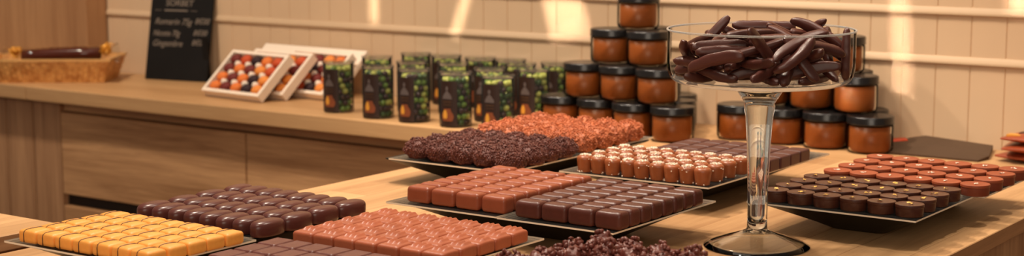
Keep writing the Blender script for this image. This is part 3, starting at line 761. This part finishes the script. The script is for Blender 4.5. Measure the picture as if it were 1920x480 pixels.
TUBS = [('T1', -2.006, 2.270, 'at the left end, beside the jelly boxes'), ('T2', -1.890, 2.248, 'second from the left in the front row'), ('T3', -1.802, 2.244, 'third from the left in the front row'),
        ('T4', -1.704, 2.239, 'fourth from the left in the front row'), ('T5', -1.612, 2.240, 'at the right end of the front row'), ('T6', -1.628, 2.372, 'behind the front row, beside the jar pile'),
        ('T7', -1.655, 2.488, 'at the back right, half hidden by caramel jars'), ('T2b', -2.013, 2.392, 'behind the second tub of the front row'), ('T3b', -1.893, 2.352, 'behind the third tub of the front row'),
        ('T3c', -1.993, 2.489, 'against the wall, second row behind the third tub'), ('T4b', -1.812, 2.374, 'behind the fourth tub of the front row'), ('T4c', -1.915, 2.487, 'against the wall, second row behind the fourth tub'),
        ('T5b', -1.697, 2.332, 'right behind the right end tub of the front row'), ('T5c', -1.832, 2.487, 'against the wall behind the right end tub'), ('T6b', -1.702, 2.436, 'behind the tub beside the jar pile'), ('T6c', -1.762, 2.489, 'against the wall left of the back right tub')]
def pick(rnd):
    u = rnd.random()
    return 0 if u < .17 else 1 if u < .45 else 2 if u < .78 else 3
for ti, (nm, x, y, wh) in enumerate(TUBS):
    rnd = random.Random(100+ti); view = math.atan2(-y, -x)      # towards the camera
    rz = view + PI/2 + .0 + rnd.uniform(-.06, .06) - .12
    kt.put((x, y, CT), (0, 0, rz), f'clear candy tub {wh}', 'clear tubs of sugared balls', i=0)
    front = ti < 6
    bm = bmesh.new(); mats = ['ball_'+n for n, _ in BALLC]
    for lay in range(8):
        z = .0080 + lay*.0107; nr = 12; rr = TR-.0080
        for k in range(nr):
            a = 2*PI*(k+.5*(lay % 2))/nr + rz; c = pick(rnd)
            if lay == 7 and rnd.random() < .35: c = 0
            px, py, pz = rr*math.cos(a), rr*math.sin(a), z+rnd.uniform(-.0006, .0006)
            da = (a-view+PI) % (2*PI) - PI
            if front and abs(da) < 1.62:
                n = BALLC[c][0]
                ball[n].put((x+px, y+py, CT+pz), (0, 0, 0), f'{n} ball in the tub {wh}', f'{n} balls in one tub', i=0)['group'] = f'{n} balls, tub {wh}'
            else:
                bb = bmesh.ops.create_icosphere(bm, subdivisions=1, radius=.0058, matrix=Matrix.Translation((px, py, pz)))['verts']
                for f in {f for v in bb for f in v.link_faces}: f.material_index = c
        for k in range(5):
            a = 2*PI*k/5 + lay; c = pick(rnd)
            bb = bmesh.ops.create_icosphere(bm, subdivisions=1, radius=.0058, matrix=Matrix.Translation((.0088*math.cos(a), .0088*math.sin(a), z)))['verts']
            for f in {f for v in bb for f in v.link_faces}: f.material_index = c
    o = to_obj('sugared_balls', bm, mats); o.location = (x, y, CT); o['kind'] = 'stuff'
    tag(o, f'sugared balls filling the tub {wh}', 'sweets')
kt.finish()
for k in ball.values(): k.finish()

# ------------------------------------------------------------------ boxes of fruit jellies leaning back
BW, BL_, BT = .178, .1145, .018
def make_box():
    t = thing('jelly_box', '-', 'box')
    bm = bmesh.new(); w = .0075
    add_box(bm, 0, BW, 0, BL_, -BT, -BT+.002)
    for (a, b, c, d) in ((0, BW, 0, w), (0, BW, BL_-w, BL_), (0, w, w, BL_-w), (BW-w, BW, w, BL_-w)): add_box(bm, a, b, c, d, -BT+.002, 0)
    to_obj('tray', bm, 'white_card', t, smooth=False)
    bm = bmesh.new(); add_box(bm, w, BW-w, w, BL_-w, -BT+.002, -.013)
    cw, chh = (BW-2*w)/5, (BL_-2*w)/4
    for i in range(1, 5):
        for j in range(1, 4):
            mt = Matrix.Translation((w+cw*i, w+chh*j, -.013)) @ Matrix.Diagonal((.0094, .0084, .0150, 1))
            bmesh.ops.create_icosphere(bm, subdivisions=2, radius=1, matrix=mt)
    to_obj('paper_liner', bm, 'white_card', t, smooth=True)
    return t
kb = Kind([make_box()])
jk = {}
for n in JC:
    bm = bmesh.new(); bmesh.ops.create_icosphere(bm, subdivisions=3, radius=1)
    for v in bm.verts: v.co = Vector((v.co.x*.0140, v.co.y*.0116, v.co.z*.0085))
    jk[n] = Kind([tag(to_obj('fruit_jelly', bm, 'jelly_'+n), '-', 'sweet')])
GRID1 = [['orange', 'wine', 'orange', 'black', 'amber'], ['orange', 'wine', 'orange', 'black', 'amber'], ['wine', 'orange', 'wine', 'amber', 'red'], ['wine', 'red', 'black', 'orange', 'red']]
GRID2 = [['orange', 'wine', 'amber', 'black', 'amber'], ['red', 'black', 'orange', 'wine', 'amber'], ['wine', 'orange', 'black', 'amber', 'wine'], ['red', 'orange', 'wine', 'amber', 'red']]
GRID3 = [['orange', 'wine', 'red', 'black', 'amber'], ['wine', 'orange', 'orange', 'wine', 'orange'], ['orange', 'red', 'black', 'wine', 'amber'], ['red', 'amber', 'wine', 'amber', 'orange']]
TH_ = math.radians(42)
cw, chh = (BW-.015)/5, (BL_-.015)/4
for bi, (brx, bry, g, wh) in enumerate([(-2.2174, 2.2825, GRID1, 'frontmost leaning box'), (-2.2019+.004, 2.3310, GRID2, 'middle leaning box'), (-2.138+.004, 2.3775, GRID3, 'rear leaning box')]):
    rz = math.radians(-6)
    u = Vector((math.cos(rz), math.sin(rz), 0)); vb = Vector((-math.sin(rz), math.cos(rz), 0))
    org = Vector((brx, bry, CT)) - u*BW - vb*(BT*math.sin(TH_)) + Vector((0, 0, BT*math.cos(TH_)+.0003))
    mt = Matrix.Translation(org) @ Matrix.Rotation(rz, 4, 'Z') @ Matrix.Rotation(TH_, 4, 'X')
    eul = mt.to_euler()
    kb.put(org, tuple(eul), f'white open box of fruit jellies, the {wh} on the counter', 'white fruit jelly boxes', i=0)
    for j in range(4):
        for i in range(5):
            p = mt @ Vector((.0075+cw*(i+.5), .0075+chh*(j+.5), -.0055))
            col = g[j][i]
            jk[col].put(p, tuple(eul), f'{col} fruit jelly in the {wh}, {["bottom row", "second row up", "third row up", "top row"][j]}, {colname(i, 5)}', 'fruit jellies', i=0)
kb.finish()
for k in jk.values(): k.finish()
bm = bevel_box(0, .30, 0, .122, -.010, 0, .001)
o = to_obj('white_box_lid', bm, 'white_card', smooth=False)
mt = Matrix.Translation((-2.430, 2.4235, CT+.0075)) @ Matrix.Rotation(math.radians(-3), 4, 'Z') @ Matrix.Rotation(math.radians(44), 4, 'X')
o.location = mt.translation; o.rotation_euler = mt.to_euler()
tag(o, 'wide flat white lid leaning at the back behind the fruit jelly boxes', 'lid')

# ------------------------------------------------------------------ chalkboard
rz = math.radians(11)
cb = thing('chalkboard', 'black chalkboard price sign with white handwriting leaning on the counter', 'sign', (-2.7387, 2.4460, CT+.0012))
cb.rotation_euler = (Matrix.Rotation(rz, 4, 'Z') @ Matrix.Rotation(math.radians(-11), 4, 'X')).to_euler()
BWd = .166
to_obj('slate', bevel_box(0, BWd, 0, .005, 0, .205, .0008), 'board', cb, smooth=False)
bm = bmesh.new(); mtf = Matrix.Translation((BWd*.90, .005, .002)) @ Matrix.Rotation(math.radians(24), 4, 'X')
add_box(bm, 0, .014, 0, .004, 0, .10, 0, Matrix.Translation((BWd*.92, .0055, .03)) @ Matrix.Rotation(math.radians(11+6), 4, 'X') @ Matrix.Translation((0, 0, -.03)))
to_obj('easel_leg', bm, 'board', cb, smooth=False)
def chalk(txt, x, z, size, shear=.25, w=1.0, off=.00012):
    cu = bpy.data.curves.new('writing', 'FONT'); cu.body = txt; cu.size = size; cu.shear = shear; cu.extrude = .0002; cu.offset = off
    tmp = bpy.data.objects.new('writing', cu); COL.objects.link(tmp)
    dg = bpy.context.evaluated_depsgraph_get(); me = bpy.data.meshes.new_from_object(tmp.evaluated_get(dg))
    bpy.data.objects.remove(tmp)
    me.materials.clear(); me.materials.append(M['chalk'])
    o = link('writing', me, cb); o.location = (x, -.0004, z); o.rotation_euler = (PI/2, 0, 0); o.scale = (w, 1, 1)
    return o
chalk('SORBET', .040, .1665, .019, .1, 1.1)
chalk('Romarin 75g', .014, .1245, .0195, .35, .98); chalk('8\u20ac00', .122, .1270, .0185, .3, .95)
chalk('Nicotte 70g', .012, .0985, .0185, .35, .80); chalk('8\u20ac00', .120, .1015, .0175, .3, .95)
chalk('Gingembre', .012, .0755, .0195, .35, .92); chalk('8\u20ac00', .118, .0795, .0175, .3, .95)
bm = bmesh.new(); add_box(bm, .038, .100, -.0007, 0, .1545, .1575)
for a, b in ((.012, .030), (.108, .126)): add_box(bm, a, b, -.0006, 0, .1555, .1563)
to_obj('underline', bm, 'chalk', cb, smooth=False)

# ------------------------------------------------------------------ bamboo basket with wrapped chocolate log
ang = math.radians(36); u = Vector((math.cos(ang), math.sin(ang), 0)); vb = Vector((-math.sin(ang), math.cos(ang), 0))
FR = Vector((-2.757, 2.345, CT)); LB, DB, HB = .245, .130, .050
bk = thing('bamboo_basket', 'low woven bamboo basket at the left end of the counter', 'basket', FR - u*LB/2 + vb*DB/2, (0, 0, ang))
def basket():
    bm = bmesh.new(); rows, th = 8, .0022
    def pt(s, t, out):      # s along the rim 0..4, t height 0..1
        k = int(s) % 4; f = s-int(s); fl = .016*t
        hx, hy = LB/2+fl, DB/2+fl
        c = [(-hx, -hy), (hx, -hy), (hx, hy), (-hx, hy)]
        a, b = Vector(c[k]), Vector(c[(k+1) % 4]); p = a.lerp(b, f); d = (b-a).normalized(); nrm = Vector((d.y, -d.x))
        p = p + nrm*out
        return Vector((p.x, p.y, t*HB))
    segs = [22, 10, 22, 10]
    for r in range(rows):
        for k in range(4):
            n = segs[k]
            for i in range(n):
                s0, s1 = k+i/n, k+(i+1)/n-1e-6
                # each strip bulges over every second stake
                bul = .0020 if (i+r) % 2 == 0 else .0003
                t0, t1 = (r+.06)/rows, (r+.94)/rows
                sm = (s0+s1)/2
                g = [[bm.verts.new(pt(s, t, o)) for s, o in ((s0, .0008), (sm, bul+.001), (s1, .0008))] for t in (t0, t1)]
                gi = [[bm.verts.new(pt(s, t, -th)) for s in (s0, sm, s1)] for t in (t0, t1)]
                for a in range(2):
                    bm.faces.new((g[0][a], g[0][a+1], g[1][a+1], g[1][a])); bm.faces.new((gi[0][a+1], gi[0][a], gi[1][a], gi[1][a+1]))
                    bm.faces.new((g[1][a], g[1][a+1], gi[1][a+1], gi[1][a])); bm.faces.new((g[0][a+1], g[0][a], gi[0][a], gi[0][a+1]))
    return bm
to_obj('woven_side', basket(), 'weave', bk, smooth=False)
bm = bmesh.new(); hx, hy = LB/2+.0165, DB/2+.0165
for a, b, c, d in ((-hx-.002, hx+.002, -hy-.002, -hy+.002), (-hx-.002, hx+.002, hy-.002, hy+.002), (-hx-.002, -hx+.002, -hy+.002, hy-.002), (hx-.002, hx+.002, -hy+.002, hy-.002)): add_box(bm, a, b, c, d, HB-.002, HB+.0035)
to_obj('rim', bm, 'weave_rim', bk, smooth=False)
bm = bmesh.new(); N = 26; V = []
for j in range(13):
    row = []
    for i in range(N):
        x, y = -LB/2+.004+(LB-.008)*i/(N-1), -DB/2+.004+(DB-.008)*j/12
        row.append(bm.verts.new((x, y, .034+.006*noise.noise(Vector((x*40, y*40, 1)))+.004*noise.noise(Vector((x*110, y*110, 4))))))
    V.append(row)
for j in range(12):
    for i in range(N-1): bm.faces.new((V[j][i], V[j][i+1], V[j+1][i+1], V[j+1][i]))
add_box(bm, -LB/2+.004, LB/2-.004, -DB/2+.004, DB/2-.004, .0005, .022)
to_obj('paper_lining', bm, 'lining', bk, smooth=False)
lg = thing('chocolate_log', 'long dark chocolate log in cellophane with gold ribbon curls lying in the bamboo basket', 'chocolate', FR - u*(LB/2-.022) + vb*.034 + Vector((0, 0, .0585)), (0, math.radians(-2), ang))
bm = bmesh.new(); tube(bm, [(-.088, 0, 0), (-.086, 0, 0), (-.04, 0, .0005), (.0, .0, .001), (.04, 0, .001), (.086, 0, 0), (.088, 0, 0)], [.007, .0135, .0148, .0150, .0148, .0135, .007], 20); to_obj('log', bm, 'log', lg)
bm = bmesh.new()
pts = []; rad = []
for i in range(41):
    x = -.125+.25*i/40; r = .0172 if abs(x) < .088 else .0172-.0105*min(1, (abs(x)-.088)/.012) + .016*max(0, (abs(x)-.100)/.025)
    pts.append((x, 0, 0)); rad.append(r*(1+.05*math.sin(i*2.3)))
tube(bm, pts, rad, 22)
for v in bm.verts: v.co += Vector((0, .0012*noise.noise(v.co*120), .0016*noise.noise(v.co*140+Vector((3, 3, 3)))))
to_obj('cellophane', bm, 'cellophane', lg, smooth=False)
for s in (-1, 1):
    bm = bmesh.new(); rnd = random.Random(7+s)
    for k in range(16):
        c = Vector((s*(.100+rnd.uniform(-.008, .008)), rnd.uniform(-.010, .010), rnd.uniform(.002, .018))); R0 = rnd.uniform(.004, .0085); a0 = rnd.random()*6; ax = Vector((rnd.uniform(-1, 1), rnd.uniform(-1, 1), rnd.uniform(-1, 1))).normalized()
        q = ax.to_track_quat('Z', 'Y'); pts = [c + q @ Vector((R0*math.cos(a0+t*.7), R0*math.sin(a0+t*.7), .0006*t)) for t in range(10)]
        tube(bm, pts, .0015, 5)
    to_obj('ribbon_curls', bm, 'ribbon_gold', lg)

# ------------------------------------------------------------------ flat paper bag and packets at the right
bg = thing('paper_bag', 'flat dark brown paper bag with a red ribbon lying on the counter at right', 'bag', (-.87, 2.44, CT))
bm = bmesh.new()
outl = [(-.125, -.065, .0035), (-.088, .052, .013), (-.072, .066, .0150), (.040, .066, .0085), (.066, -.030, .006), (.060, -.062, .003)]
topv = [bm.verts.new(p) for p in outl]; botv = [bm.verts.new((x, y, max(.0004, z-.005) if False else .0004)) for x, y, z in outl]
cen = bm.verts.new((-.02, .0, .0125))
for i in range(len(outl)):
    j = (i+1) % len(outl); bm.faces.new((topv[i], topv[j], cen)); bm.faces.new((botv[j], botv[i], )+(topv[i], topv[j]))
bm.faces.new(botv[::-1])
to_obj('bag_body', bm, 'bag', bg, smooth=False)
bm = bmesh.new(); pts = [(-.140, -.02, .004), (-.132, -.008, .0065), (-.118, .008, .009), (-.100, .022, .0115), (-.09, .030, .012)]
R = []
for p in pts: R.append([bm.verts.new(Vector(p)+Vector((.006, -.010, 0))), bm.verts.new(Vector(p)+Vector((-.006, .010, 0.001))), bm.verts.new(Vector(p)+Vector((-.006, .010, -.0022))), bm.verts.new(Vector(p)+Vector((.006, -.010, -.0025)))])
for i in range(len(R)-1):
    for k in range(4): bm.faces.new((R[i][k], R[i][(k+1) % 4], R[i+1][(k+1) % 4], R[i+1][k]))
bm.faces.new(R[0]); bm.faces.new(R[-1])
to_obj('ribbon', bm, 'ribbon_red', bg)
def packet():
    t = thing('sweet_packet', '-', 'packet')
    def disp(q):
        k = max(0, 1-(abs(q.x)/.062)**3)*max(0, 1-(abs(q.y)/.045)**3)
        q.z = .0085 + (q.z-.0085)*(.22+.78*k) + .0006*noise.noise(q*60); return q
    to_obj('pouch', rounded_block(.124, .09, .017, .004, 10, disp), 'packet', t)
    return t
kp = Kind([packet()])
for k, (lab) in enumerate(['bottom of the rust-brown packet stack at the right end of the counter', 'middle rust-brown packet of the stack at the right end of the counter', 'topmost rust-brown packet, with dark and yellow corner print, at the right end']):
    kp.put((-.725+.004*k, 2.435-.003*k, CT+.0145*k), (0, 0, math.radians((-12, 8, -4)[k])), lab, 'stacked rust-brown packets', i=0)
top = [o for o in bpy.data.objects if o.name.startswith('sweet_packet') and 'topmost' in o['label']][0]
bm = bmesh.new(); add_box(bm, -.056, -.034, -.034, -.016, .0115, .0145); to_obj('yellow_print', bm, 'packet_yellow', top, smooth=False)
bm = bmesh.new(); add_box(bm, -.044, -.026, -.014, .008, .013, .0158); to_obj('dark_print', bm, 'packet_dark', top, smooth=False)

# ------------------------------------------------------------------ light
W = bpy.data.worlds.new('World'); bpy.context.scene.world = W; W.use_nodes = True
bgd = W.node_tree.nodes['Background']; bgd.inputs[0].default_value = (1.0, .80, .64, 1); bgd.inputs[1].default_value = .20
def area(name, loc, target, sx, sy, power, col=(1, .85, .69), spread=180):
    l = bpy.data.lights.new(name, 'AREA'); l.shape = 'RECTANGLE'; l.size = sx; l.size_y = sy; l.energy = power; l.color = col; l.spread = math.radians(spread)
    o = bpy.data.objects.new(name, l); COL.objects.link(o); o.location = loc
    o.rotation_euler = (Vector(target)-Vector(loc)).to_track_quat('-Z', 'Y').to_euler()
    return o
def spot(name, loc, target, power, angle, blend=.4, col=(1, .85, .69), r=.03):
    l = bpy.data.lights.new(name, 'SPOT'); l.energy = power; l.spot_size = math.radians(angle); l.spot_blend = blend; l.color = col; l.shadow_soft_size = r
    o = bpy.data.objects.new(name, l); COL.objects.link(o); o.location = loc
    o.rotation_euler = (Vector(target)-Vector(loc)).to_track_quat('-Z', 'Y').to_euler()
    return o
spot('ceiling_spot', (-1.75, 1.75, 2.6), (-1.05, 1.55, .9), 100, 75, r=.045)
spot('ceiling_spot', (-.55, 1.9, 2.6), (-.85, 1.5, .9), 44, 75, r=.045)
spot('ceiling_spot', (-1.2, .6, 2.6), (-1.15, 1.2, .9), 30, 70, r=.06)
spot('ceiling_spot', (-2.6, 1.5, 2.6), (-2.45, 2.35, .95), 92, 85, r=.06)
spot('ceiling_spot', (-1.45, 1.6, 2.6), (-1.0, 2.5, .95), 36, 80, r=.06)
area('ceiling_panel', (-1.2, 1.3, 2.75), (-1.2, 1.5, .9), 1.0, 2.2, 11)
area('front_fill_light', (.9, -1.6, 2.0), (-1.6, 2.0, .75), 2.0, 1.2, 30)  # added soft fill from behind the camera, brightens upright faces
# added strip lights, each shaped to throw one bright band on the wall
for x, z, w_, h_, tilt, p in ((-.996, 1.02, .026, .34, .06, .035), (-2.13, 1.08, .02, .12, 0, .012), (-1.90, 1.06, .018, .13, -.35, .012), (-1.66, 1.06, .085, .10, .3, .04), (-.80, 1.14, .03, .10, -.15, .016)):
    a_ = area('added_beam', (x-.25, WY-1.15, z+.55), (x, WY, z), w_, h_*.92, p, spread=1.5)
    a_.rotation_euler.rotate_axis('Z', tilt)

# ------------------------------------------------------------------ camera
F, PITCH, YAW = 3000.0, math.atan(420/3000.0), math.atan(2140/math.hypot(3000.0, 420))
cam = bpy.data.cameras.new('camera'); co = bpy.data.objects.new('camera', cam); COL.objects.link(co)
cam.sensor_width = 36; cam.lens = F/1920*36; co.location = (0, 0, 1.26); co.rotation_euler = (PI/2-PITCH, 0, YAW)
cam.clip_start = .01
cam.dof.use_dof = True; cam.dof.focus_distance = 1.66; cam.dof.aperture_fstop = 8.0
bpy.context.scene.camera = co
vs = bpy.context.scene.view_settings
vs.view_transform = 'Standard'; vs.look = 'None'; vs.exposure = .12; vs.gamma = 1
